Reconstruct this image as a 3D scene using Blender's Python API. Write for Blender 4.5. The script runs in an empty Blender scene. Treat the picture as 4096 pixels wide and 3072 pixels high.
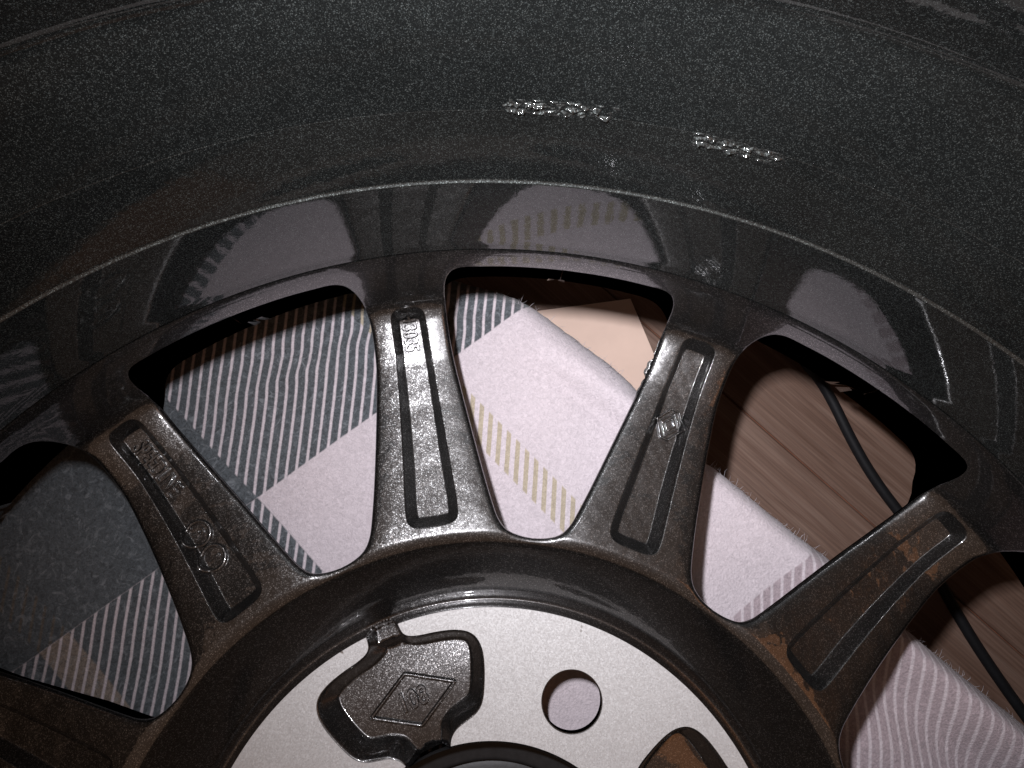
import bpy, bmesh, math, random
import numpy as np
from mathutils import Vector, Matrix, noise
from mathutils.geometry import delaunay_2d_cdt

rng = np.random.default_rng(7)
random.seed(7)
MM = 0.001
S = bpy.context.scene
COL = S.collection

# ------------------------------------------------------------------ camera
WZ = 50.0            # height of the mounting pad above the floor, mm
cam_d = bpy.data.cameras.new('camera')
cam_d.sensor_fit = 'HORIZONTAL'
cam_d.sensor_width = 36.0
cam_d.lens = 2839.6 / 4096 * 36.0
cam_d.clip_start = 0.005
cam_d.clip_end = 50
cam = bpy.data.objects.new('camera', cam_d)
COL.objects.link(cam)
CR = Matrix(((0.99983146, 0.0, -0.01835922), (-0.00328931, 0.98381924, -0.17913372), (0.01806215, 0.17916391, 0.98365342)))
CP = Vector((2.227, 96.906, 191.119 + WZ)) * MM
cam.matrix_world = Matrix.Translation(CP) @ CR.to_4x4()
S.camera = cam

# ------------------------------------------------------------------ dim warm room
world = bpy.data.worlds.new('World')
S.world = world
world.use_nodes = True
bg = world.node_tree.nodes['Background']
bg.inputs['Color'].default_value = (1.0, 0.62, 0.42, 1)      # tungsten-lit room
bg.inputs['Strength'].default_value = 0.18

def area(name, loc, target, sx, sy, power, color, spread=180):
    d = bpy.data.lights.new(name, 'AREA')
    d.shape = 'RECTANGLE'
    d.size, d.size_y = sx * MM, sy * MM
    d.energy = power
    d.color = color
    d.spread = math.radians(spread)
    o = bpy.data.objects.new(name, d)
    o.location = Vector(loc) * MM
    dirv = (Vector(target) - Vector(loc)).normalized()
    o.rotation_euler = dirv.to_track_quat('-Z', 'Y').to_euler()
    COL.objects.link(o)
    return o

# the camera's own flash: a small tube just above and left of the lens
area('camera_flash', (-20, 130, 191 + WZ + 2), (46, 148, WZ + 30), 15, 6, 0.295, (0.97, 0.96, 1.02), 118)
# a tungsten room lamp off to the right
area('room_lamp', (415, 30, 570 + WZ), (85, 67, WZ), 270, 220, 0.075, (1.0, 0.36, 0.11), 170)

S.view_settings.view_transform = 'Standard'
S.view_settings.look = 'None'
S.view_settings.exposure = 0.0
S.view_settings.gamma = 1.0
S.render.engine = 'CYCLES'

# ------------------------------------------------------------------ materials
def newmat(name):
    m = bpy.data.materials.new(name)
    m.use_nodes = True
    nt = m.node_tree
    b = nt.nodes['Principled BSDF']
    return m, nt, b

def N(nt, t, **kw):
    n = nt.nodes.new(t)
    for k, v in kw.items():
        setattr(n, k, v)
    return n

def math_(nt, op, a, b=None, c=None, clamp=False):
    n = nt.nodes.new('ShaderNodeMath')
    n.operation = op
    n.use_clamp = clamp
    for i, v in enumerate((a, b, c)):
        if v is None:
            continue
        if isinstance(v, (int, float)):
            n.inputs[i].default_value = v
        else:
            nt.links.new(v, n.inputs[i])
    return n.outputs[0]

def mixc(nt, f, a, b, blend='MIX'):
    n = nt.nodes.new('ShaderNodeMix')
    n.data_type = 'RGBA'
    n.blend_type = blend
    for sock, v in ((n.inputs[0], f), (n.inputs[6], a), (n.inputs[7], b)):
        if isinstance(v, (int, float)):
            sock.default_value = v
        elif isinstance(v, tuple):
            sock.default_value = (*v, 1) if len(v) == 3 else v
        else:
            nt.links.new(v, sock)
    return n.outputs[2]

def noise_(nt, vec, scale, detail=3, rough=0.5, dist=0.0):
    n = nt.nodes.new('ShaderNodeTexNoise')
    n.inputs['Scale'].default_value = scale
    n.inputs['Detail'].default_value = detail
    n.inputs['Roughness'].default_value = rough
    n.inputs['Distortion'].default_value = dist
    nt.links.new(vec, n.inputs['Vector'])
    return n

def ramp(nt, fac, stops, interp='LINEAR'):
    n = nt.nodes.new('ShaderNodeValToRGB')
    n.color_ramp.interpolation = interp
    el = n.color_ramp.elements
    while len(el) < len(stops):
        el.new(0.5)
    for e, (p, c) in zip(el, stops):
        e.position = p
        e.color = (*c, 1) if isinstance(c, tuple) else (c, c, c, 1)
    nt.links.new(fac, n.inputs[0])
    return n.outputs[0]

def bump(nt, h, strength, dist, normal=None):
    n = nt.nodes.new('ShaderNodeBump')
    n.inputs['Strength'].default_value = strength
    n.inputs['Distance'].default_value = dist
    nt.links.new(h, n.inputs['Height'])
    if normal is not None:
        nt.links.new(normal, n.inputs['Normal'])
    return n.outputs[0]

def flake_paint(name, base, flake, rough, flake_tilt, coat=1.0, peel=1.0, flake_scale=5200, metallic=0.85):
    """metallic paint: tilted flakes under a clear coat that has its own orange peel"""
    m, nt, b = newmat(name)
    tc = N(nt, 'ShaderNodeTexCoord')
    obj = tc.outputs['Object']
    vor = N(nt, 'ShaderNodeTexVoronoi')
    vor.inputs['Scale'].default_value = flake_scale
    nt.links.new(obj, vor.inputs['Vector'])
    sub = N(nt, 'ShaderNodeVectorMath', operation='SUBTRACT')
    nt.links.new(vor.outputs['Color'], sub.inputs[0])
    sub.inputs[1].default_value = (0.5, 0.5, 0.5)
    sc = N(nt, 'ShaderNodeVectorMath', operation='SCALE')
    nt.links.new(sub.outputs[0], sc.inputs[0])
    sc.inputs['Scale'].default_value = flake_tilt
    # soft cast unevenness carried by the paint layer too
    cast = noise_(nt, obj, 330, 4, 0.6)
    cb = bump(nt, cast.outputs['Fac'], 0.035, 0.00022)
    add = N(nt, 'ShaderNodeVectorMath', operation='ADD')
    nt.links.new(cb, add.inputs[0])
    nt.links.new(sc.outputs[0], add.inputs[1])
    nrm = N(nt, 'ShaderNodeVectorMath', operation='NORMALIZE')
    nt.links.new(add.outputs[0], nrm.inputs[0])
    nt.links.new(nrm.outputs[0], b.inputs['Normal'])
    sep = N(nt, 'ShaderNodeSeparateColor')
    nt.links.new(vor.outputs['Color'], sep.inputs[0])
    f = math_(nt, 'POWER', sep.outputs[0], 8.0)
    tint = mixc(nt, sep.outputs[1], (flake[0], flake[1] * 1.04, flake[2] * 1.05), (flake[0] * 1.03, flake[1] * 0.97, flake[2] * 0.93))
    cloud = noise_(nt, obj, 45, 4, 0.6)
    cl = ramp(nt, cloud.outputs['Fac'], [(0.3, 0.80), (0.7, 1.15)])
    c0 = mixc(nt, f, base, tint)
    nt.links.new(mixc(nt, 1.0, c0, cl, 'MULTIPLY'), b.inputs['Base Color'])
    b.inputs['Metallic'].default_value = metallic
    b.inputs['Roughness'].default_value = rough
    b.inputs['Coat Weight'].default_value = coat
    b.inputs['Coat Roughness'].default_value = 0.025
    b.inputs['Coat IOR'].default_value = 1.75
    p1 = noise_(nt, obj, 420, 3, 0.55, 0.4)
    p2 = noise_(nt, obj, 130, 2, 0.5, 0.3)
    h1 = bump(nt, p2.outputs['Fac'], 0.05 * peel, 0.00042)
    h2 = bump(nt, p1.outputs['Fac'], 0.10 * peel, 0.00019, h1)
    nt.links.new(h2, b.inputs['Coat Normal'])
    return m

M = {}
M['paint'] = flake_paint('anthracite_metallic_paint', (0.064, 0.0635, 0.063), (0.36, 0.36, 0.36), 0.35, 0.09, metallic=0.97)
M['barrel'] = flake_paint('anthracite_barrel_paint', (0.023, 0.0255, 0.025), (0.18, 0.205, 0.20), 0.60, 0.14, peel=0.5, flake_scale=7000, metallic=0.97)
M['pocket'] = flake_paint('dark_recess_paint', (0.066, 0.064, 0.064), (0.34, 0.34, 0.34), 0.33, 0.09, metallic=0.97)

# silver machined pad: pale, matte, glittering
m, nt, b = newmat('silver_pad_paint')
tc = N(nt, 'ShaderNodeTexCoord')
vor = N(nt, 'ShaderNodeTexVoronoi'); vor.inputs['Scale'].default_value = 3200
nt.links.new(tc.outputs['Object'], vor.inputs['Vector'])
sub = N(nt, 'ShaderNodeVectorMath', operation='SUBTRACT'); nt.links.new(vor.outputs['Color'], sub.inputs[0]); sub.inputs[1].default_value = (.5, .5, .5)
sc = N(nt, 'ShaderNodeVectorMath', operation='SCALE'); nt.links.new(sub.outputs[0], sc.inputs[0]); sc.inputs['Scale'].default_value = 0.22
geo = N(nt, 'ShaderNodeNewGeometry')
add = N(nt, 'ShaderNodeVectorMath', operation='ADD'); nt.links.new(geo.outputs['Normal'], add.inputs[0]); nt.links.new(sc.outputs[0], add.inputs[1])
nrm = N(nt, 'ShaderNodeVectorMath', operation='NORMALIZE'); nt.links.new(add.outputs[0], nrm.inputs[0])
nt.links.new(nrm.outputs[0], b.inputs['Normal'])
cl = noise_(nt, tc.outputs['Object'], 90, 5, 0.65)
b.inputs['Metallic'].default_value = 0.35
b.inputs['Roughness'].default_value = 0.62
spk = noise_(nt, tc.outputs['Object'], 260, 2, 0.4)
dirt = ramp(nt, spk.outputs['Fac'], [(0.235, (0.35, 0.31, 0.28)), (0.262, (1, 1, 1))])
c0 = ramp(nt, cl.outputs['Fac'], [(0.3, (0.555, 0.55, 0.545)), (0.7, (0.585, 0.58, 0.575))])
nt.links.new(mixc(nt, 1.0, c0, dirt, 'MULTIPLY'), b.inputs['Base Color'])
M['pad'] = m

# flannel: two thread systems shown on alternate diagonal twill lines
m, nt, b = newmat('plaid_flannel')
tc = N(nt, 'ShaderNodeTexCoord')
uvn = N(nt, 'ShaderNodeUVMap'); uvn.uv_map = 'cloth'          # flat cloth coordinates in cm
base_v = uvn.outputs[0]
wn = noise_(nt, base_v, 0.35, 2, 0.5)
wob = N(nt, 'ShaderNodeVectorMath', operation='SUBTRACT'); nt.links.new(wn.outputs['Color'], wob.inputs[0]); wob.inputs[1].default_value = (.5, .5, .5)
wn2 = noise_(nt, base_v, 6.0, 3, 0.6)
wob2 = N(nt, 'ShaderNodeVectorMath', operation='SUBTRACT'); nt.links.new(wn2.outputs['Color'], wob2.inputs[0]); wob2.inputs[1].default_value = (.5, .5, .5)
s1 = N(nt, 'ShaderNodeVectorMath', operation='SCALE'); nt.links.new(wob.outputs[0], s1.inputs[0]); s1.inputs['Scale'].default_value = 0.03
s2 = N(nt, 'ShaderNodeVectorMath', operation='SCALE'); nt.links.new(wob2.outputs[0], s2.inputs[0]); s2.inputs['Scale'].default_value = 0.018
a1 = N(nt, 'ShaderNodeVectorMath', operation='ADD'); nt.links.new(base_v, a1.inputs[0]); nt.links.new(s1.outputs[0], a1.inputs[1])
a2 = N(nt, 'ShaderNodeVectorMath', operation='ADD'); nt.links.new(a1.outputs[0], a2.inputs[0]); nt.links.new(s2.outputs[0], a2.inputs[1])
sx = N(nt, 'ShaderNodeSeparateXYZ'); nt.links.new(a2.outputs[0], sx.inputs[0])
X, Y = sx.outputs[0], sx.outputs[1]
def lin(cx, cy, c0=0.0):
    return math_(nt, 'ADD', math_(nt, 'ADD', math_(nt, 'MULTIPLY', X, cx), math_(nt, 'MULTIPLY', Y, cy)), c0)
pv = lin(0.716, 0.698)                   # across the down-right bands (cm)
qu = lin(-0.52 - 0.12 * 0.9, 0.854)      # across the up-right bands
sv = lin(1.0, -0.07)                     # across the twill lines
def gt(a, t, soft=0.05):
    return math_(nt, 'MULTIPLY_ADD', math_(nt, 'SUBTRACT', a, t), 1 / soft, 0.5, clamp=True)
def band(a, lo, hi, soft=0.05):
    return math_(nt, 'MULTIPLY', gt(a, lo, soft), math_(nt, 'SUBTRACT', 1.0, gt(a, hi, soft)))
dark = (0.080, 0.090, 0.098); white = (0.58, 0.515, 0.54); beige = (0.42, 0.36, 0.27); mauve = (0.38, 0.31, 0.33); dbeige = (0.11, 0.095, 0.08)
Vc = mixc(nt, gt(pv, 1.83), dark, white)
Vc = mixc(nt, band(pv, 7.95, 8.95), Vc, beige)
Vc = mixc(nt, band(pv, -5.9, -4.9), Vc, dbeige)
Vc = mixc(nt, band(pv, 15.5, 17.0), Vc, beige)
Uc = mixc(nt, gt(qu, 13.35), white, dark)
Uc = mixc(nt, math_(nt, 'SUBTRACT', 1.0, gt(qu, 0.9)), Uc, mauve)
fr = math_(nt, 'FRACT', math_(nt, 'MULTIPLY', sv, 1 / 0.31))
tri = math_(nt, 'ABSOLUTE', math_(nt, 'SUBTRACT', fr, 0.5))           # 0 .. .5
isU = gt(tri, 0.14, 0.12)
# U threads show on the wide lines, V threads on the narrow ones
thr = mixc(nt, isU, Vc, Uc)
# beige and dark fillers read on the wide lines too
both = mixc(nt, band(pv, 7.95, 8.95), mixc(nt, isU, white, white), mixc(nt, gt(tri, 0.26, 0.05), white, beige))
isWhiteU = math_(nt, 'SUBTRACT', 1.0, gt(qu, 13.35))
thr = mixc(nt, math_(nt, 'MULTIPLY', isWhiteU, band(pv, 7.9, 9.0)), thr, both)
# dark V against white U: wide lines dark
vdark = math_(nt, 'MULTIPLY', isWhiteU, math_(nt, 'SUBTRACT', 1.0, gt(pv, 1.83)))
vd = mixc(nt, isU, white, mixc(nt, band(pv, -5.9, -4.9), dark, (0.22, 0.18, 0.15)))
thr = mixc(nt, vdark, thr, vd)
# nap: fibres, pilling, weave
fib = noise_(nt, tc.outputs['Object'], 900, 5, 0.75, 1.2)
fibc = ramp(nt, fib.outputs['Fac'], [(0.36, 0.55), (0.64, 1.42)])
fib2 = noise_(nt, tc.outputs['Object'], 260, 4, 0.7, 2.0)
lint = ramp(nt, fib2.outputs['Fac'], [(0.53, 0.0), (0.68, 0.62)])
col = mixc(nt, 1.0, thr, fibc, 'MULTIPLY')
soft = mixc(nt, 0.35, thr, col)
lum = N(nt, 'ShaderNodeRGBToBW'); nt.links.new(thr, lum.inputs[0])
dk = math_(nt, 'SUBTRACT', 1.0, gt(lum.outputs[0], 0.28, 0.2))
col = mixc(nt, dk, soft, col)
col = mixc(nt, math_(nt, 'MULTIPLY', math_(nt, 'MULTIPLY', lint, dk), 0.8), col, (0.28, 0.30, 0.32))
nt.links.new(col, b.inputs['Base Color'])
b.inputs['Roughness'].default_value = 0.95
b.inputs['Specular IOR Level'].default_value = 0.15
b.inputs['Sheen Weight'].default_value = 0.25
b.inputs['Sheen Roughness'].default_value = 0.6
wv = N(nt, 'ShaderNodeTexVoronoi'); wv.inputs['Scale'].default_value = 1500; nt.links.new(tc.outputs['Object'], wv.inputs['Vector'])
h1 = bump(nt, wv.outputs['Distance'], 0.35, 0.0004)
nt.links.new(bump(nt, fib.outputs['Fac'], 0.5, 0.0005, h1), b.inputs['Normal'])
M['cloth'] = m

# laminate floor, grain along local X
m, nt, b = newmat('laminate_wood')
tc = N(nt, 'ShaderNodeTexCoord')
mp = N(nt, 'ShaderNodeMapping'); mp.inputs['Scale'].default_value = (14, 260, 30)
nt.links.new(tc.outputs['Object'], mp.inputs['Vector'])
g1 = noise_(nt, mp.outputs[0], 1.0, 6, 0.62, 0.8)
mp2 = N(nt, 'ShaderNodeMapping'); mp2.inputs['Scale'].default_value = (30, 1500, 30)
nt.links.new(tc.outputs['Object'], mp2.inputs['Vector'])
g2 = noise_(nt, mp2.outputs[0], 1.0, 3, 0.6)
c1 = ramp(nt, g1.outputs['Fac'], [(0.30, (0.110, 0.062, 0.043)), (0.50, (0.155, 0.096, 0.071)), (0.70, (0.195, 0.130, 0.100))])
c2 = ramp(nt, g2.outputs['Fac'], [(0.35, 0.82), (0.65, 1.15)])
nt.links.new(mixc(nt, 1.0, c1, c2, 'MULTIPLY'), b.inputs['Base Color'])
b.inputs['Roughness'].default_value = 0.5
b.inputs['Specular IOR Level'].default_value = 0.35
nt.links.new(bump(nt, g2.outputs['Fac'], 0.3, 0.0002), b.inputs['Normal'])
M['wood'] = m

def plain(name, col, rough, bscale=None, bdist=0.0, var=0.0):
    m, nt, b = newmat(name)
    tc = N(nt, 'ShaderNodeTexCoord')
    n = noise_(nt, tc.outputs['Object'], bscale or 200, 4, 0.6)
    lo = tuple(c * (1 - var) for c in col); hi = tuple(min(1, c * (1 + var)) for c in col)
    nt.links.new(ramp(nt, n.outputs['Fac'], [(0.3, lo), (0.7, hi)]), b.inputs['Base Color'])
    b.inputs['Roughness'].default_value = rough
    if bdist:
        nt.links.new(bump(nt, n.outputs['Fac'], 0.5, bdist), b.inputs['Normal'])
    return m
M['paper'] = plain('buff_card', (0.66, 0.49, 0.40), 0.8, 60, 0.0, 0.06)
M['rubber'] = plain('black_rubber', (0.008, 0.008, 0.009), 0.6, 400, 0.0001, 0.2)
M['rubber'].node_tree.nodes['Principled BSDF'].inputs['Specular IOR Level'].default_value = 0.2
M['seam'] = plain('reddish_wood_core', (0.20, 0.07, 0.035), 0.8, 300, 0.0, 0.3)
M['capblack'] = plain('black_plastic', (0.02, 0.02, 0.021), 0.5, 500, 0.0001, 0.2)

# ------------------------------------------------------------------ helpers
def link(name, me, mat, parent=None, smooth=True):
    o = bpy.data.objects.new(name, me)
    if mat is not None and not me.materials:
        me.materials.append(mat)
    COL.objects.link(o)
    if parent is not None:
        o.parent = parent
    if smooth:
        me.polygons.foreach_set('use_smooth', [True] * len(me.polygons))
    return o

def tag(o, label, cat, group=None):
    o['label'] = label
    o['category'] = cat
    if group:
        o['group'] = group

def mesh(name, V, F, normals=None):
    me = bpy.data.meshes.new(name)
    me.from_pydata([tuple(float(c) * MM for c in v) for v in V], [], [tuple(int(i) for i in f) for f in F])
    me.update()
    if normals is not None:
        me.polygons.foreach_set('use_smooth', [True] * len(me.polygons))
        me.normals_split_custom_set_from_vertices([tuple(map(float, n)) for n in normals])
    return me

def chaikin(P, closed=False, it=2):
    P = np.array(P, float)
    for _ in range(it):
        if closed:
            Q = np.roll(P, -1, 0)
            P = np.stack([P * .75 + Q * .25, P * .25 + Q * .75], 1).reshape(-1, 2)
        else:
            a, b_ = P[:-1], P[1:]
            mid = np.stack([a * .75 + b_ * .25, a * .25 + b_ * .75], 1).reshape(-1, 2)
            P = np.concatenate([P[:1], mid[1:-1], P[-1:]])
    return P

def resample(P, step, closed=False):
    P = np.array(P, float)
    if closed:
        P = np.concatenate([P, P[:1]])
    d = np.r_[0, np.cumsum(np.hypot(*np.diff(P, axis=0).T))]
    n = max(2, int(round(d[-1] / step)) + 1)
    t = np.linspace(0, d[-1], n)
    Q = np.stack([np.interp(t, d, P[:, 0]), np.interp(t, d, P[:, 1])], 1)
    return Q[:-1] if closed else Q

def seg_dist(pts, poly, closed=False):
    A = np.array(poly, float)
    B = np.roll(A, -1, 0) if closed else A[1:]
    if not closed:
        A = A[:-1]
    out = np.full(len(pts), 1e9)
    for i0 in range(0, len(pts), 4000):
        p = pts[i0:i0 + 4000, None, :]
        ab = B - A
        t = np.clip(((p - A) * ab).sum(2) / ((ab ** 2).sum(1) + 1e-12), 0, 1)
        d = p - (A + t[..., None] * ab)
        out[i0:i0 + 4000] = np.sqrt((d ** 2).sum(2)).min(1)
    return out

def inside(pts, poly):
    poly = np.array(poly, float)
    x, y = pts[:, 0], pts[:, 1]
    r = np.zeros(len(pts), bool)
    j = len(poly) - 1
    for i in range(len(poly)):
        xi, yi = poly[i]; xj, yj = poly[j]
        if yi != yj:
            c = ((yi > y) != (yj > y)) & (x < (xj - xi) * (y - yi) / (yj - yi) + xi)
            r ^= c
        j = i
    return r

def offset_poly(P, d, closed=True):
    """shift every point along its left-hand normal"""
    P = np.array(P, float)
    if closed:
        T = np.roll(P, -1, 0) - np.roll(P, 1, 0)
    else:
        T = np.gradient(P, axis=0)
    T /= np.hypot(*T.T)[:, None] + 1e-12
    Nn = np.stack([-T[:, 1], T[:, 0]], 1)
    return P + Nn * d

def field_normals(H, pts, e=0.06):
    z = H(pts)
    zx = (H(pts + [e, 0]) - H(pts - [e, 0])) / (2 * e)
    zy = (H(pts + [0, e]) - H(pts - [0, e])) / (2 * e)
    n = np.stack([-zx, -zy, np.ones(len(pts))], 1)
    n /= np.sqrt((n ** 2).sum(1))[:, None]
    return z, n

def cdt(loops, holes, rings, grid):
    """triangulate the inside of loops[0] minus holes, through rings and grid points"""
    V, Ed = [], []
    def addloop(L, closed=True):
        s = len(V)
        V.extend([Vector((float(a), float(b_))) for a, b_ in L])
        n = len(L)
        for i in range(n if closed else n - 1):
            Ed.append((s + i, s + (i + 1) % n))
    for L in loops: addloop(L)
    for L in holes: addloop(L)
    for L in rings:
        V.extend([Vector((float(a), float(b_))) for a, b_ in L])
    V.extend([Vector((float(a), float(b_))) for a, b_ in grid])
    v, e, f, *_ = delaunay_2d_cdt(V, Ed, [], 0, 1e-4)
    P = np.array([(p.x, p.y) for p in v])
    F = np.array([list(t) for t in f])
    c = P[F].mean(1)
    keep = inside(c, loops[0])
    for h in holes:
        keep &= ~inside(c, h)
    F = F[keep]
    used = np.unique(F)
    mp = -np.ones(len(P), int); mp[used] = np.arange(len(used))
    P, F = P[used], mp[F]
    a, b_, cc = P[F[:, 0]], P[F[:, 1]], P[F[:, 2]]
    ar = (b_[:, 0] - a[:, 0]) * (cc[:, 1] - a[:, 1]) - (b_[:, 1] - a[:, 1]) * (cc[:, 0] - a[:, 0])
    F[ar < 0] = F[ar < 0][:, ::-1]
    F = F[np.abs(ar) > 1e-7]
    return P, F

def sstep(t):
    t = np.clip(t, 0, 1)
    return t * t * (3 - 2 * t)

def wall_step(t, e=0.14):
    """0..1 ramp, straight with short rounded ends"""
    k = 1 / (1 - e)
    return np.where(t < e, k * t * t / (2 * e), np.where(t > 1 - e, 1 - k * (1 - t) ** 2 / (2 * e), k * (t - e / 2)))

def smooth_profile(xs, zs, sig=0.8, lo=30, hi=200):
    g = np.arange(lo, hi, 0.05)
    y = np.interp(g, xs, zs)
    k = np.arange(-int(4 * sig / .05), int(4 * sig / .05) + 1) * .05
    w = np.exp(-(k / sig) ** 2 / 2); w /= w.sum()
    ys = np.convolve(np.pad(y, len(k) // 2, mode='edge'), w, 'valid')
    return lambda r: np.interp(r, g, ys)

def lathe(name, prof, mat, parent, n=360, close=False):
    prof = np.array(prof, float)
    V, F = [], []
    for i in range(n):
        a = 2 * math.pi * i / n
        for r, z in prof:
            V.append((r * math.sin(a), r * math.cos(a), z))
    k = len(prof)
    for i in range(n):
        j = (i + 1) % n
        for q in range(k - 1 + int(close)):
            q2 = (q + 1) % k
            F.append((i * k + q, i * k + q2, j * k + q2, j * k + q))
    o = link(name, mesh(name, V, F), mat, parent)
    return o

def fillet_profile(P, rad, n=7):
    """round each inner corner of an (r,z) polyline; rad one value per corner"""
    P = [np.array(p, float) for p in P]
    out = [P[0]]
    for i in range(1, len(P) - 1):
        a, b_, c = P[i - 1], P[i], P[i + 1]
        r = rad[i - 1]
        u = a - b_; v = c - b_
        lu, lv = np.hypot(*u), np.hypot(*v)
        u /= lu; v /= lv
        d = min(r, lu * .48, lv * .48)
        p0, p1 = b_ + u * d, b_ + v * d
        for t in np.linspace(0, 1, n):
            out.append((1 - t) ** 2 * p0 + 2 * t * (1 - t) * b_ + t * t * p1)
    out.append(P[-1])
    return out

# ------------------------------------------------------------------ THE WHEEL
AZ0 = -8.43           # azimuth of the spoke with the mould number, clockwise from +Y
BASE = -38.0          # lowest point of the rim below the pad
wheel = bpy.data.objects.new('alloy_wheel', None)
wheel.location = (0, 0, (WZ + BASE) * MM)
COL.objects.link(wheel)
tag(wheel, 'dark grey metallic alloy wheel lying face down on the plaid blanket, silver hub pad showing', 'wheel')
def seat(o, az=0.0):
    o.location = (0, 0, -BASE * MM)
    o.rotation_euler = (0, 0, -math.radians(az))
    return o

# radial height profile shared by hub and spokes (mm above the pad)
ZR = smooth_profile([0, 73.0, 74.6, 75.1, 90.2, 92.5, 97, 103, 110, 118, 126, 134, 138, 141, 145, 149, 151.5, 153.5, 154.4, 155.4, 156.5, 158.0],
                    [-.35, -.35, -2.5, -2.6, 12.9, 13.6, 12.6, 11.1, 9.5, 8.0, 6.9, 6.3, 6.2, 6.55, 7.3, 8.25, 9.35, 11.3, 14.3, 19.4, 26.0, 33.0], 0.4)

# one window outline, window centre on +Y
hw = [(91.4, 0), (91.8, 2.2), (93.1, 4.2), (96, 5.5), (100, 6.3), (106, 7.3), (116, 8.6), (128, 9.85), (138, 10.7), (146, 11.05), (150.5, 11.1), (153.4, 11.1), (155.0, 10.95), (156.0, 10.4), (156.4, 9.5), (156.45, 8.2), (156.5, 5.5), (156.5, 2.7), (156.5, 0)]
half = np.array([(r * math.sin(math.radians(a)), r * math.cos(math.radians(a))) for r, a in hw])
full = np.concatenate([half, (half * [-1, 1])[::-1][1:-1]])       # clockwise seen from above? fixed below
WIN = resample(chaikin(full, True, 3), 0.7, True)
if ((WIN[:, 0] * np.roll(WIN[:, 1], -1) - np.roll(WIN[:, 0], -1) * WIN[:, 1]).sum()) < 0:
    WIN = WIN[::-1]
def rot2(P, deg):
    a = -math.radians(deg)
    c, s = math.cos(a), math.sin(a)
    P = np.array(P)
    return np.stack([P[:, 0] * c - P[:, 1] * s, P[:, 0] * s + P[:, 1] * c], 1)
WL, WR = rot2(WIN, -15), rot2(WIN, 15)

# pocket in the back of a spoke
ph = [(4.4, 94.7), (6.4, 96.0), (6.7, 99.5), (6.4, 106), (5.75, 118), (5.1, 132), (4.75, 142), (4.75, 149.2), (4.4, 150.9), (3.3, 151.8), (1.5, 152.0), (0, 152.0)]
ph = np.array(ph)
POC = resample(chaikin(np.concatenate([[(0, 94.6)], ph, (ph * [-1, 1])[::-1][1:]]), True, 3), 0.6, True)
if ((POC[:, 0] * np.roll(POC[:, 1], -1) - np.roll(POC[:, 0], -1) * POC[:, 1]).sum()) < 0:
    POC = POC[::-1]
PD = 3.2

def sdf(pts, poly):
    d = seg_dist(pts, poly, True)
    return np.where(inside(pts, poly), d, -d)

def lump(pts):
    """slight hand-finished unevenness of the casting"""
    x, y = pts[:, 0], pts[:, 1]
    return 0.028 * np.sin(x * 1.1 + 1.7 * np.sin(y * .31)) * np.sin(y * .83 + 1.3 * np.sin(x * .37)) + 0.012 * np.sin(x * 2.9 + y * 1.3) * np.sin(y * 2.3 - x * 1.1)

def H_spoke(pts, burr=False):
    r = np.hypot(pts[:, 0], pts[:, 1])
    z = ZR(r)
    w = -np.maximum(sdf(pts, WL), sdf(pts, WR))            # distance to the nearest window, metal side
    kr = np.clip((r - 150) / 3, 0, 1)
    R = 1.3 - 0.95 * kr
    wq = np.clip(w, 0, R)
    z = z - (R - np.sqrt(np.maximum(R * R - (R - wq) ** 2, 0))) * 0.8
    z = z - 0.5 * (1 - kr) * np.clip(1 - w / 5.0, 0, 1) ** 2          # rails fall gently to the windows
    d = sdf(pts, POC)
    inn = np.clip((137 - pts[:, 1]) / 27, 0, 1)
    t = np.clip(d / (2.1 + 0.7 * inn), 0, 1)
    S5 = wall_step(t, .15)
    z = z - PD * S5 * (1 + 0.28 * inn)
    fade = np.clip((w - 0.2) / 2, 0, 1) * np.clip((r - 90) / 4, 0, 1) * np.clip((156 - r) / 5, 0, 1)
    z = z + lump(pts) * fade
    return z

def arc(r, a0, a1, step=0.9):
    n = max(2, int(abs(math.radians(a1 - a0)) * r / step) + 1)
    t = np.radians(np.linspace(a0, a1, n))
    return np.stack([r * np.sin(t), r * np.cos(t)], 1)

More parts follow.
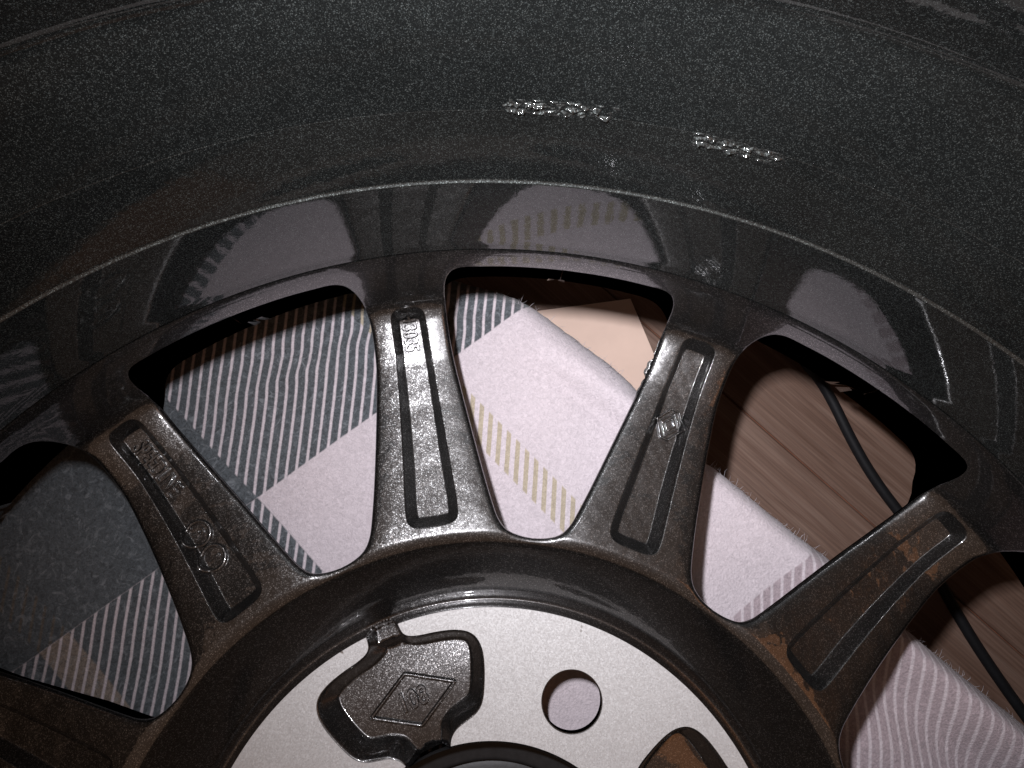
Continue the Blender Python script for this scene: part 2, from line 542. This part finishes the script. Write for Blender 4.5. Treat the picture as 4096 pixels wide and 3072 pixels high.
R0, R1 = 89.0, 158.0
def build_spoke(bw=0.0):
    # right window half that belongs to this spoke: points with azimuth < 15
    def az(P): return np.degrees(np.arctan2(P[:, 0], P[:, 1]))
    wr = rot2(WIN, 15)
    # start at outer end (max r at az 15) go along x<... side to inner end
    rr = np.hypot(*wr.T); a = az(wr)
    sel = wr[a < 15 - 1e-3]
    ctr = np.array([sel[:, 0].mean(), sel[:, 1].mean()])
    # order from inner to outer by walking the loop
    idx = np.where(a < 15 - 1e-3)[0]
    brk = np.where(np.diff(idx) > 1)[0]
    if len(brk):
        idx = np.r_[idx[brk[0] + 1:], idx[:brk[0] + 1]]
    side = wr[idx]
    if np.hypot(*side[0]) > np.hypot(*side[-1]):
        side = side[::-1]
    def polar(r, a_): return np.array([[r * math.sin(math.radians(a_)), r * math.cos(math.radians(a_))]])
    rin = rr[a < 15 - 1e-3].min(); rout = rr.max()
    side = np.concatenate([polar(91.43, 15), side, polar(156.5, 15)])
    right = side                                   # inner -> outer
    left = (side * [-1, 1])                        # inner -> outer
    if bw:
        # rough trimmed flash left on the left rail of this one
        yy = left[:, 1]
        left = left + np.stack([-(0.45 * np.sin(yy * .9) + .3 * np.sin(yy * 2.3) + .5) * np.exp(-((yy - 141) / 6) ** 2) * bw, yy * 0], 1)
    inner = arc(R0, -15, 15)[::1]                  # left to right
    outer = arc(R1, 15, -15)
    seam_r = [polar(r, 15) for r in (89.8, 90.6)]
    seam_ro = [polar(r, 15) for r in (157.0, 157.5)]
    loop = np.concatenate([inner] + seam_r + [right] + seam_ro + [outer] +
                          [s * [-1, 1] for s in seam_ro[::-1]] + [left[::-1]] + [s * [-1, 1] for s in seam_r[::-1]])
    # support rings next to outlines
    rings = []
    for base in (right, left):
        sgn = 1 if base is right else -1
        for d in (0.12, 0.3, 0.6, 1.0, 1.5):
            q = offset_poly(base, sgn * d, False)
            rings.append(q[inside(q, loop)])
    for d in (-0.3, 0, 0.16, 0.32, 0.5, 0.67, 0.9, 1.3, 1.6, 1.78, 1.92, 2.02, 2.12, 2.25, 2.4, 2.6, 2.8, 3.1):
        q = offset_poly(POC, d)
        rings.append(q)
    g = []
    for r in np.arange(R0 + .7, R1 - .3, 0.85):
        q = arc(r, -15, 15, 0.95)[1:-1]
        g.append(q)
    g = np.concatenate(g)
    allr = np.concatenate(rings)
    bd = np.minimum(seg_dist(g, right), seg_dist(g, left))
    dp = np.abs(sdf(g, POC) - 1.4)
    keep = (bd > 1.7) & (dp > 2.05) & inside(g, loop) & (seg_dist(g, loop, True) > .35)
    P, F = cdt([loop], [], rings, g[keep])
    z, n = field_normals(H_spoke, P)
    V = np.concatenate([P, z[:, None]], 1).tolist()
    NN = n.tolist()
    F = F.tolist()
    # window walls hanging from both sides
    for side_, sg in ((right, 1), (left, -1)):
        T = np.gradient(side_, axis=0); T /= np.hypot(*T.T)[:, None]
        out = np.stack([-T[:, 1], T[:, 0]], 1) * sg            # into the metal
        rad = side_ / np.hypot(*side_.T)[:, None]
        k_out = np.clip((out * rad).sum(1), 0, 1) ** 5          # 1 on the outer arc
        zt = H_spoke(side_)
        Hn = None
        rows = []
        for depth, off_s, off_o in ((0, 0, 0), (.9, .12, .02), (3.5, .9, .12), (8.3, 3.2, .35), (9.0, 3.7, 1.2), (22, 7.0, 6), (34, 8.0, 9)):
            off = off_s * (1 - k_out) + off_o * k_out
            p = side_ + out * off[:, None]
            zz = np.maximum(zt - depth, -15)
            nn = -out * 1.0
            nz = np.where(depth < .5, .6, -.1)
            rows.append((p, zz, np.concatenate([nn, np.full((len(p), 1), nz)], 1)))
        s0 = len(V)
        for p, zz, nn in rows:
            V += np.concatenate([p, zz[:, None]], 1).tolist()
            nn = nn / np.sqrt((nn ** 2).sum(1))[:, None]
            NN += nn.tolist()
        m_ = len(side_)
        for a_ in range(len(rows) - 1):
            for i in range(m_ - 1):
                q = (s0 + a_ * m_ + i, s0 + (a_ + 1) * m_ + i, s0 + (a_ + 1) * m_ + i + 1, s0 + a_ * m_ + i + 1)
                F.append(q if sg < 0 else q[::-1])
    return mesh('spoke', V, F, NN)

spoke_mesh = build_spoke()
spoke_burr = build_spoke(1.0)
spokes = []
SP_LABEL = {0: 'spoke with the mould number in its recess', 11: 'spoke with the foundry name and two ringed letters in its recess',
            1: 'spoke with a diamond emblem in its recess and a rough trimmed edge', 2: 'spoke with an orange reflection across it'}
for i in range(12):
    o = link('spoke', spoke_burr if i == 1 else spoke_mesh, M['paint'], wheel)
    seat(o, AZ0 + 30 * i)
    if i in SP_LABEL:
        o['label'] = SP_LABEL[i]
    spokes.append(o)

# ---- hub: boss wall, groove round it, four weight-saving pockets, bolt holes
PADROT = AZ0 + 1.0
RB, RBORE, RPAD, RHOLE = 54.0, 39.9, 73.0, 7.55
kh = [(4.3, 80), (4.3, 71.2), (5.2, 69.3), (8, 68.2), (13, 67.3), (18, 65.8), (21.3, 63.5), (22.3, 60), (21.6, 56), (19.4, 50.5), (17.3, 46.6), (14.8, 44.8), (11.5, 44.1), (8.5, 43.4), (6.3, 41.4), (5.4, 38), (5.4, 34)]
kh = np.array(kh)
PK = resample(chaikin(np.concatenate([kh, (kh * [-1, 1])[::-1]]), True, 3), 0.55, True)
if ((PK[:, 0] * np.roll(PK[:, 1], -1) - np.roll(PK[:, 0], -1) * PK[:, 1]).sum()) < 0:
    PK = PK[::-1]
PKS = [rot2(PK, a) for a in (-15, 75, 165, 255)]
HOLES = [np.array([RB * math.sin(math.radians(a)), RB * math.cos(math.radians(a))]) for a in (30, 120, 210, 300)]
def circ(c, r, n=72):
    t = np.linspace(0, 2 * math.pi, n, endpoint=False)
    return np.stack([c[0] + r * np.cos(t), c[1] + r * np.sin(t)], 1)

def H_quad(pts):
    """hub height in the frame of one pocket (pocket centre on +Y)"""
    r = np.hypot(pts[:, 0], pts[:, 1])
    z = ZR(r)
    d = sdf(pts, PK)
    ww = 4.1 - 2.3 * sstep((pts[:, 1] - 67) / 2.5) - 0.9 * sstep((46 - pts[:, 1]) / 4)
    t = np.clip(d / ww, 0, 1)
    S5 = wall_step(t, 0.22)
    dep = 6.6 + 0.006 * np.clip(pts[:, 1] - 43, 0, 40) ** 2 * np.where(pts[:, 1] > 66, 0.9, 1)
    dep = dep - 5.0 * sstep((pts[:, 1] - 67.0) / 3.0)
    zp = -0.35 - dep * S5 + lump(pts) * (d > 4) * .2
    zp = zp + 4.0 * np.clip(r - 73.2, 0, 20)
    zz = np.where(d > 0, np.minimum(z, zp), z)
    # bore chamfer
    zz = zz - 1.4 * np.clip((41.1 - r) / 1.2, 0, 1)
    return zz

def build_hub():
    """one quarter, azimuth -45..45 round a pocket, copied into one mesh four times"""
    loop = np.concatenate([arc(39.9, -45, 45, .8), arc(89, 45, -45, .95)])
    # straight sides
    def side(a):
        rr = np.arange(40.8, 88.6, 1.0)
        return np.stack([rr * math.sin(math.radians(a)), rr * math.cos(math.radians(a))], 1)
    sL, sR = side(-45), side(45)
    inner = arc(39.9, -45, 45, .8); outer = arc(89, 45, -45, .95)
    # half bolt holes sit on the seams: cut them
    def cut(s):
        c = s[0] / np.hypot(*s[0]) * RB
        d = np.hypot(*(s - c).T)
        return s[d > RHOLE + .2], c
    def half(c, sgn):
        ang = math.atan2(c[1], c[0])
        t = np.linspace(0, math.pi, 40)
        u = np.array([math.cos(ang), math.sin(ang)]); v = np.array([-u[1], u[0]]) * sgn
        return np.array([c - u * RHOLE * math.cos(x) + v * RHOLE * math.sin(x) for x in t])   # inner -> outer
    sR2, cR = cut(sR); sL2, cL = cut(sL)
    rR = np.hypot(*sR2.T); rL = np.hypot(*sL2.T)
    hR = half(cR, 1); hL = half(cL, -1)
    right = np.concatenate([sR2[rR < RB], hR, sR2[rR > RB]])
    left = np.concatenate([sL2[rL < RB], hL, sL2[rL > RB]])
    loop = np.concatenate([inner, right, outer, left[::-1]])
    rings = []
    for d in (-.3, 0, .15, .3, .45, .58, .75, 1.2, 1.8, 2.4, 2.9, 3.15, 3.4, 3.55, 3.7, 3.85, 4.0, 4.1, 4.4):
        q = offset_poly(PK, d); q = q[inside(q, loop)]; rings.append(q[seg_dist(q, loop, True) > .3])
    for r in (72.4, 72.8, 73.1, 73.4, 73.7, 74.1, 74.6, 75.2, 76, 77, 78, 79, 80, 81, 82, 83, 84, 85, 86, 86.7, 87.4, 88, 88.5):
        rings.append(arc(r, -45, 45, .9)[1:-1])
    g = np.concatenate([arc(r, -45, 45, 1.1)[1:-1] for r in np.arange(41, 72, 1.1)])
    ds = sdf(g, PK)
    g = g[(np.abs(ds - 1.7) > 2.3) & inside(g, loop) & (seg_dist(g, loop, True) > .5)]
    P, F = cdt([loop], [], rings, g)
    z, n = field_normals(H_quad, P)
    return P, F, z, n, hR, hL
P, F, z, n, hR, hL = build_hub()
V, FF, NN = [], [], []
for kq in range(4):
    a = 90 * kq - 15 + 1.0
    s0 = len(V)
    P2 = rot2(P, a); N2 = rot2(n[:, :2], a)
    V += np.concatenate([P2, z[:, None]], 1).tolist()
    NN += np.concatenate([N2, n[:, 2:]], 1).tolist()
    FF += (F + s0).tolist()
# bolt hole walls: short straight part then a seat that opens downwards
for c in HOLES:
    c = rot2([c], 1.0)[0]
    rows = [(RHOLE, -.35), (RHOLE, -3), (RHOLE + .3, -3.4), (RHOLE + 5, -9), (RHOLE + 9, -20)]
    s0 = len(V); nn_ = 72
    for r, zz in rows:
        t = np.linspace(0, 2 * math.pi, nn_, endpoint=False)
        for x in t:
            V.append((c[0] + r * math.cos(x), c[1] + r * math.sin(x), zz)); NN.append((-math.cos(x), -math.sin(x), 0))
    for q in range(len(rows) - 1):
        for i in range(nn_):
            j = (i + 1) % nn_
            FF.append((s0 + q * nn_ + i, s0 + q * nn_ + j, s0 + (q + 1) * nn_ + j, s0 + (q + 1) * nn_ + i)[::-1])
hub = link('hub', mesh('hub', V, FF, NN), M['pocket'], wheel)
seat(hub, AZ0)
bore = lathe('centre_bore', fillet_profile([(39.9, -1.8), (39.4, -3.2), (38.9, -9), (33, -10.5), (32.5, -14)], [.4, 1, 1], 5), M['capblack'], wheel, 180)
seat(bore)
cap = lathe('hub_cap', [(0.01, -13.2), (20, -13.2), (31, -12.6), (33, -13.6)], M['capblack'], wheel, 96)
seat(cap)

# silver mounting pad, a thin machined land with the pocket outlines cut out
def build_pad():
    pk_in = PK
    quads = []
    # outline: walk circles, inserting pockets. Use triangulation of annulus and drop triangles inside pockets
    V0 = circ((0, 0), RPAD, 480); V1 = circ((0, 0), RBORE + .9, 300)
    Vv, Ed = [], []
    def addl(L):
        s = len(Vv); Vv.extend([Vector((float(a_), float(b_))) for a_, b_ in L]); k = len(L)
        Ed.extend([(s + i, s + (i + 1) % k) for i in range(k)])
    addl(V0); addl(V1)
    for q in PKS: addl(q)
    hs = [circ(c, RHOLE + .25, 72) for c in HOLES]
    for h in hs: addl(h)
    g = np.concatenate([arc(r, 0, 359.5, 3) for r in np.arange(43, 72, 3)])
    Vv.extend([Vector((float(a_), float(b_))) for a_, b_ in g])
    v, e, f, *_ = delaunay_2d_cdt(Vv, Ed, [], 0, 1e-4)
    P_ = np.array([(p.x, p.y) for p in v]); F_ = np.array([list(t) for t in f])
    c = P_[F_].mean(1); rr = np.hypot(*c.T)
    keep = (rr < RPAD) & (rr > RBORE + .9)
    for q in PKS + hs: keep &= ~inside(c, q)
    F_ = F_[keep]
    used = np.unique(F_); mp = -np.ones(len(P_), int); mp[used] = np.arange(len(used)); P_, F_ = P_[used], mp[F_]
    a, b_, cc = P_[F_[:, 0]], P_[F_[:, 1]], P_[F_[:, 2]]
    ar = (b_[:, 0] - a[:, 0]) * (cc[:, 1] - a[:, 1]) - (b_[:, 1] - a[:, 1]) * (cc[:, 0] - a[:, 0])
    F_[ar < 0] = F_[ar < 0][:, ::-1]
    # boundary skirt
    from collections import Counter
    cnt = Counter()
    for t in F_:
        for i in range(3): cnt[(t[i], t[(i + 1) % 3])] += 1
    bd = [(i, j) for (i, j) in cnt if (j, i) not in cnt]
    n0 = len(P_)
    V = [(x, y, 0.0) for x, y in P_] + [(x, y, -0.5) for x, y in P_]
    Fa = F_.tolist() + [(j, i, i + n0, j + n0) for i, j in bd]
    return mesh('mounting_pad', V, Fa)
pad = link('mounting_pad', build_pad(), M['pad'], wheel, smooth=False)
seat(pad, PADROT)

# ---- barrel
inner = fillet_profile([(157.9, 33.1), (158.4, 35.5), (161.6, 59.2), (162.2, 59.52), (168.0, 74.6), (168.05, 74.65), (177.2, 97), (177.5, 108), (178.4, 117), (192, 124), (203.5, 127), (204, 138)],
                       [2, .15, .4, .3, 1.2, 2, 4, 3, 2, 3], 8)
outer = [(206.5, 139), (207, 124), (198, 120), (194, 100), (190, 88), (183, 92), (171, 62), (171, 20), (190, 10), (192, -18), (203, -22), (204, -35), (199, -38), (188, -34), (178, -18), (166.5, 4), (165.0, 12), (164, 30), (157.9, 32.6)]
prof = [tuple(p) for p in inner] + outer
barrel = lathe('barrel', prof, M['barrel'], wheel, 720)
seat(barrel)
lip = lathe('fillet_lip', fillet_profile([(157.3, 29.8), (157.9, 31.8), (158.7, 33.4), (158.2, 34.6)], [.5, .5], 4), M['paint'], wheel, 480)
seat(lip)

# two bumpy strips added on the barrel, shaped to give flash glints
def glint_strip(a0, a1, z0, wd, seed):
    slope = Vector((6.2, 15.1)).normalized()          # (dr, dz) up the barrel wall here
    na, nv = int((a1 - a0) / .06), 40
    V, F = [], []
    for i in range(na + 1):
        for j in range(nv + 1):
            a = math.radians(a0 + (a1 - a0) * i / na)
            v = j / nv
            u = i / na
            taper = min(1, 6 * u, 6 * (1 - u)) ** .5
            nz = noise.noise(Vector((a * 150, v * 3.2, seed))) + .6 * noise.noise(Vector((a * 420, v * 7, seed + 4)))
            saw = (v * 2.3 + .5 * noise.noise(Vector((a * 60, 0, seed)))) % 1.0
            gate = min(1, max(0, .8 + 1.6 * noise.noise(Vector((a * 90, v * 2.2, seed + 9))) + .25 * math.sin(a * 37)))
            h = -.06 + gate * taper * (min(saw / .3, (1 - saw) / .7) * (.55 + .6 * nz) + .12 * nz) * min(1, 8 * v, 8 * (1 - v))
            z_ = z0 + wd * (v - .5) * slope[1]
            r_ = 168.0 + (z_ - 74.6) * 6.2 / 15.1
            r_ -= h * slope[1]; z_ += h * slope[0]
            V.append((r_ * math.sin(a), r_ * math.cos(a), z_))
    for i in range(na):
        for j in range(nv):
            b0 = i * (nv + 1) + j
            F.append((b0, b0 + nv + 1, b0 + nv + 2, b0 + 1))
    o = link('glint_strip', mesh('glint_strip', V, F), M['barrel'], wheel)
    seat(o)
    return o
glint_strip(0.9, 8.2, 75.4, 3.1, 1.0)
glint_strip(12.8, 18.8, 73.6, 2.9, 5.0)

# ---- raised characters and marks in the recesses
def text_mesh(body, size, xs=1.0, extrude=0.25, bev=0.16, space=1.0):
    cu = bpy.data.curves.new('t', 'FONT')
    cu.body = body
    cu.size = size
    cu.extrude = extrude
    cu.bevel_depth = bev
    cu.bevel_resolution = 1
    cu.resolution_u = 5
    cu.space_character = space
    cu.align_x = 'CENTER'; cu.align_y = 'CENTER'
    cu.offset = 0.0
    o = bpy.data.objects.new('t', cu)
    COL.objects.link(o)
    dg = bpy.context.evaluated_depsgraph_get()
    me = bpy.data.meshes.new_from_object(o.evaluated_get(dg))
    V = np.array([v.co[:] for v in me.vertices]); V[:, 0] *= xs
    F = [tuple(p.vertices) for p in me.polygons]
    bpy.data.objects.remove(o); bpy.data.curves.remove(cu); bpy.data.meshes.remove(me)
    return V, F
def ridge(path, w, h, closed=True):
    """raised line with a rounded roof section"""
    P_ = resample(path, 0.35, closed) if closed else resample(path, .35)
    V, F = [], []
    prof = [(-w * .5, -.3), (-w * .42, h * .55), (-w * .18, h), (w * .18, h), (w * .42, h * .55), (w * .5, -.3)]
    n_ = len(P_)
    if closed: T = np.roll(P_, -1, 0) - np.roll(P_, 1, 0)
    else: T = np.gradient(P_, axis=0)
    T /= np.hypot(*T.T)[:, None] + 1e-9
    for p, t in zip(P_, T):
        nn = np.array([-t[1], t[0]])
        for a, b_ in prof:
            V.append((*(p + nn * a), b_))
    k = len(prof)
    for i in range(n_ if closed else n_ - 1):
        j = (i + 1) % n_
        for q in range(k - 1):
            F.append((i * k + q, i * k + q + 1, j * k + q + 1, j * k + q))
    if not closed:
        F.append(tuple(range(k))); F.append(tuple((n_ - 1) * k + q for q in range(k))[::-1])
    return np.array(V), F
def put(parts, Hf, turn, at, parent, name, mat, parent_frame=0.0, label=None):
    """drape local marks onto the recess floor; turn in degrees clockwise, at in the recess frame"""
    VV, FF_ = [], []
    for V, F in parts:
        s = len(VV)
        xy = rot2(V[:, :2], turn) + np.array(at)
        zz = Hf(xy) + V[:, 2] + .12
        xy = rot2(xy, parent_frame)
        VV += np.concatenate([xy, zz[:, None]], 1).tolist()
        FF_ += [tuple(i + s for i in f) for f in F]
    o = link(name, mesh(name, VV, FF_), mat, parent)
    if label: o['label'] = label
    return o

Hs = lambda p: H_spoke(p)
put([text_mesh('H', 4.6, .95, .45)], Hs, 90, (-.2, 150.6), spokes[0], 'lettering', M['paint'])
put([text_mesh('3035', 5.4, .68, .45, .2, 1.0)], Hs, 90, (-.45, 145.0), spokes[0], 'lettering', M['paint'], label='raised mould number')
put([text_mesh('SPEEDLINE', 6.4, .54, .62, .16, .98)], Hs, 90, (-.6, 139.0), spokes[11], 'lettering', M['paint'], label='raised foundry name')
for yy, ch in ((118.4, 'R'), (110.9, 'I')):
    put([text_mesh(ch, 4.0, .9, .3, .15), ridge(circ((0, 0), 3.15, 60), 1.2, .75)], Hs, 90, (-1.2, yy), spokes[11], 'ringed_letter', M['paint'])
put([ridge(circ((0, 0), .5, 16), .45, .3), ridge(circ((0, 1.1), .5, 16), .45, .3)], Hs, 90, (-3.6, 121.0), spokes[11], 'casting_mark', M['paint'])
hexa = np.array([(-1.1, 4.1), (1.1, 4.1), (3.7, .1), (1.1, -4.1), (-1.1, -4.1), (-3.7, .1)])
def rh(a, b_): return np.array([(0, b_), (a, 0), (0, -b_), (-a, 0)])
put([ridge(hexa, .7, .7), ridge(rh(2.6, 3.3), .5, .55), ridge(rh(1.35, 1.8), .5, .55), ridge(np.array([(-.2, 2.9), (.0, 1.9)]), .5, .6, False)],
    Hs, 4, (.3, 129.2), spokes[1], 'emblem', M['paint'], label='raised diamond emblem in a hexagon')
put([ridge(np.array([(11.7, 0), (0, 6.7), (-11.7, 0), (0, -6.7)]), 1.15, 1.0), text_mesh('108', 6.6, .82, .7, .25, 1.0)], H_quad, 0, (0, 53.0), hub, 'bolt_circle_mark', M['pocket'], -14.0, label='raised 108 in a rhombus')

# ------------------------------------------------------------------ FLOOR
floor = bpy.data.objects.new('floor', None)
COL.objects.link(floor)
floor['kind'] = 'structure'
ang = math.radians(-43)
nx, ny = -math.sin(ang), math.cos(ang)
PW = 190.0
def plank_mesh(L=2400, W=PW, t=8.0, g=0.45, bv=0.8):
    hx, hy = L / 2, W / 2 - g / 2
    prof = [(-hy, -t), (-hy, -bv), (-hy + bv, 0), (hy - bv, 0), (hy, -bv), (hy, -t)]
    V, F = [], []
    for x in (-hx, hx):
        for y, z_ in prof: V.append((x, y, z_))
    for q in range(6):
        q2 = (q + 1) % 6
        F.append((q, 6 + q, 6 + q2, q2))
    F += [(5, 4, 3, 2, 1, 0), (6, 7, 8, 9, 10, 11)]
    me = mesh('plank', V, F)
    return me
pm = plank_mesh()
for i in range(-4, 5):
    c = 155.5 + PW * (i + .5)
    o = link('plank', pm, M['wood'], floor, smooth=False)
    sh = random.uniform(-300, 300)
    o.location = ((nx * c + math.cos(ang) * sh) * MM, (ny * c + math.sin(ang) * sh) * MM, 0)
    o.rotation_euler = (0, 0, ang + (math.pi if i % 2 else 0))
sub = mesh('floor_base', [(-1500, -1500, -1.6), (1500, -1500, -1.6), (1500, 1500, -1.6), (-1500, 1500, -1.6)], [(0, 1, 2, 3)])
link('underlay', sub, M['seam'], floor, smooth=False)

# ------------------------------------------------------------------ BLANKET
BZ = WZ - 16.0
KB = (191.12 + 16.0) / (191.12 + 36.0)      # the cloth was surveyed on a plane 20 mm lower
edge = [(-420, 430), (-200, 300), (-60, 208), (-20, 181), (-3.6, 176), (7.2, 173.4), (15.7, 168.8), (28.6, 158.8), (43.6, 147.3), (51, 139.7), (62, 126), (71, 116.5), (79.6, 110.2), (93.6, 97.9), (107.4, 86.8), (115.5, 80.5), (128.7, 66.5), (144.6, 52.5), (161.8, 38.1), (240, -24), (420, -150)]
E2 = resample(chaikin(edge, False, 3), 1.6)
nd = np.array([-0.62, -0.785])
sv_ = np.r_[-1.2, -.6, 0, .5, 1, 1.6, 2.3, 3.2, 4.2, 5.5, 7, np.arange(8.6, 330, 1.6)]
n1, n2 = len(E2), len(sv_)
XY = E2[:, None, :] + sv_[None, :, None] * nd
jit = np.array([noise.noise(Vector((p[0] * .35, p[1] * .35, 3))) for p in E2])
XY[:, :12] += (jit[:, None] * .9)[:, :, None] * nd * np.linspace(1, 0, 12)[None, :, None]
def g2(x, y, cx, cy, sx_, sy_, rotd):
    a = math.radians(rotd); u = (x - cx) * math.cos(a) + (y - cy) * math.sin(a); v = -(x - cx) * math.sin(a) + (y - cy) * math.cos(a)
    return math.exp(-(u / sx_) ** 2 - (v / sy_) ** 2)
V, UV = [], []
for i in range(n1):
    for j in range(n2):
        x, y = XY[i, j]; s_ = sv_[j]
        t = min(max(s_ / 10, 0), 1)
        zz = 2.2 + (BZ - 2.2) * math.sqrt(max(0, 1 - (1 - t) ** 2.4)) if s_ > 0 else max(.3, 2.2 + s_ * 1.6)
        w = noise.noise(Vector((x * .016, y * .016, .3))) * 2.0 + noise.noise(Vector((x * .05, y * .05, 5.1))) * .9 + noise.noise(Vector((x * .3, y * .3, 9.1))) * .12
        # folds: long crease under the second window, rumples under the first, a ridge at lower right
        w += 2.4 * g2(x, y, 38, 136, 30, 3.2, -38) - 1.6 * g2(x, y, 30, 133, 34, 2.6, -38) + 1.3 * g2(x, y, 22, 142, 30, 2.4, -36)
        for cx, cy, sx_, sy_, rd, am in ((-30, 148, 26, 2.6, 12, 1.3), (-48, 155, 30, 2.4, 18, -1.2), (-22, 158, 22, 2.4, 5, 1.5), (-62, 142, 22, 2.2, 22, 1.0), (-14, 164, 20, 2.6, -6, -1.2)):
            w += am * g2(x, y, cx, cy, sx_, sy_, rd)
        w += 6.5 * g2(x, y, 152, 36, 60, 10, -43) - 3.5 * g2(x, y, 146, 18, 60, 8, -40) + 2.5 * g2(x, y, 128, 20, 40, 12, -50)
        far = min(1, max(0, (s_) / 9))
        zz = max(zz + w * far, .4)
        r = math.hypot(x, y)
        V.append((2.23 + (x - 2.23) * KB, 96.9 + (y - 96.9) * KB, zz))
        # the weave is dragged sideways by the rumples and by the fold
        dx = .35 * math.sin(y * .40 + x * .05) * g2(x, y, -32, 156, 34, 9, 12)
        dx += -0.00012 * max(0, 75 - y) ** 2 * (1 if x > 60 else 0) * min(1, max(0, (x - 60) / 30))
        UV.append(((x + dx) * .1, y * .1))
F = []
for i in range(n1 - 1):
    for j in range(n2 - 1):
        a = i * n2 + j
        F.append((a, a + n2, a + n2 + 1, a + 1))
me = mesh('blanket', V, F)
if me.polygons[len(me.polygons) // 2].normal.z < 0:
    me.flip_normals()
uvl = me.uv_layers.new(name='cloth')
UVa = np.array(UV, dtype=np.float32)
li = np.zeros(len(me.loops), dtype=np.int32); me.loops.foreach_get('vertex_index', li)
uvl.data.foreach_set('uv', UVa[li].ravel())
blanket = link('blanket', me, M['cloth'])
tag(blanket, 'plaid flannel blanket in white, dark blue-grey and beige spread under the wheel', 'blanket')

# fuzzy nap along the blanket's edge
V, F = [], []
for _ in range(1500):
    i = random.randint(int(np.argmax(E2[:, 0] > 2)), n1 - 3)
    s_ = random.uniform(0, 9)
    p = XY[i, 2] + nd * s_
    p = np.array([2.23, 96.9]) + (p - np.array([2.23, 96.9])) * KB
    z0 = 2.2 + (BZ - 2.2) * math.sqrt(max(0, 1 - (1 - s_ / 10) ** 2.4))
    a = random.uniform(0, 2 * math.pi); L = random.uniform(.6, 2.0)
    d = np.array([math.cos(a), math.sin(a)]) * L - nd * random.uniform(0, 1.2)
    q1 = p + d * .55 + np.array([random.uniform(-.3, .3), random.uniform(-.3, .3)]); q2 = p + d
    w_ = np.array([-d[1], d[0]]) / (L + .1) * .035
    s0 = len(V)
    for pt, zz, k in ((p, z0, 1), (q1, z0 + random.uniform(0, .8), .8), (q2, z0 + random.uniform(-.3, .8), .3)):
        V.append((*(pt - w_ * k), zz)); V.append((*(pt + w_ * k), zz)); V.append((*pt, zz + .06))
    for k in range(2):
        b0 = s0 + 3 * k
        F += [(b0, b0 + 2, b0 + 5, b0 + 3), (b0 + 2, b0 + 1, b0 + 4, b0 + 5), (b0 + 1, b0, b0 + 3, b0 + 4)]
M['fuzz'] = plain('lint', (0.55, 0.52, 0.55), 0.95, 100, 0, .2)
fz = link('nap', mesh('nap', V, F), M['fuzz'], blanket)
fz['kind'] = 'stuff'

# ------------------------------------------------------------------ CARD AND CABLE
A = np.array([48.5, 171.1]); u = np.array([20.5, -55.0]); v_ = np.array([-72.0, -10.0])
quad = [A, A + u * 1.15, A + u * 1.15 + v_, A + v_]
V, F = [], []
k = 10
for lev in (1.0, 1.35):
    for i in range(k + 1):
        for j in range(k + 1):
            p = A + u * 1.15 * i / k + v_ * j / k
            V.append((*p, lev + .5 * math.exp(-((i / k - .5) ** 2) * 6)))
n_ = (k + 1) ** 2
for i in range(k):
    for j in range(k):
        a = i * (k + 1) + j
        F.append((a, a + 1, a + k + 2, a + k + 1))
        F.append(tuple(x + n_ for x in (a, a + k + 1, a + k + 2, a + 1)))
rim_ = [i for i in range(k + 1)] + [(i + 1) * (k + 1) - 1 for i in range(1, k + 1)] + [k * (k + 1) + j for j in range(k - 1, -1, -1)] + [i * (k + 1) for i in range(k - 1, 0, -1)]
for a, b_ in zip(rim_, rim_[1:] + rim_[:1]):
    F.append((a, b_, b_ + n_, a + n_))
card = link('card', mesh('card', V, F), M['paper'], smooth=False)
tag(card, 'plain buff card lying on the wooden floor, half under the blanket edge', 'card')

def tube(path, r, n=16, zf=None):
    V, F = [], []
    P_ = [np.array(p, float) for p in path]
    for i, p in enumerate(P_):
        t = P_[min(i + 1, len(P_) - 1)] - P_[max(i - 1, 0)]
        t /= np.linalg.norm(t)
        s = np.cross(t, (0, 0, 1)); s /= np.linalg.norm(s); up = np.cross(s, t)
        for q in range(n):
            a = 2 * math.pi * q / n
            V.append(tuple(p + (s * math.cos(a) + up * math.sin(a)) * r))
    for i in range(len(P_) - 1):
        for q in range(n):
            q2 = (q + 1) % n
            F.append((i * n + q, i * n + q2, (i + 1) * n + q2, (i + 1) * n + q))
    F.append(tuple(range(n))[::-1]); F.append(tuple((len(P_) - 1) * n + q for q in range(n)))
    return V, F
cp = resample(chaikin([(96, 185), (101, 163), (107.5, 149), (112.6, 143), (117, 134.5), (121, 124.2), (126, 113.2), (131.4, 103.9), (136.9, 96), (142.2, 87), (150.5, 67), (160, 49), (176, 24), (200, -10)], False, 3), 2.0)
V, F = tube([(x, y, 1.8) for x, y in cp], 1.75)
cable = link('power_cable', mesh('power_cable', V, F), M['rubber'])
tag(cable, 'black round cable running across the wooden floor beyond the blanket', 'cable')
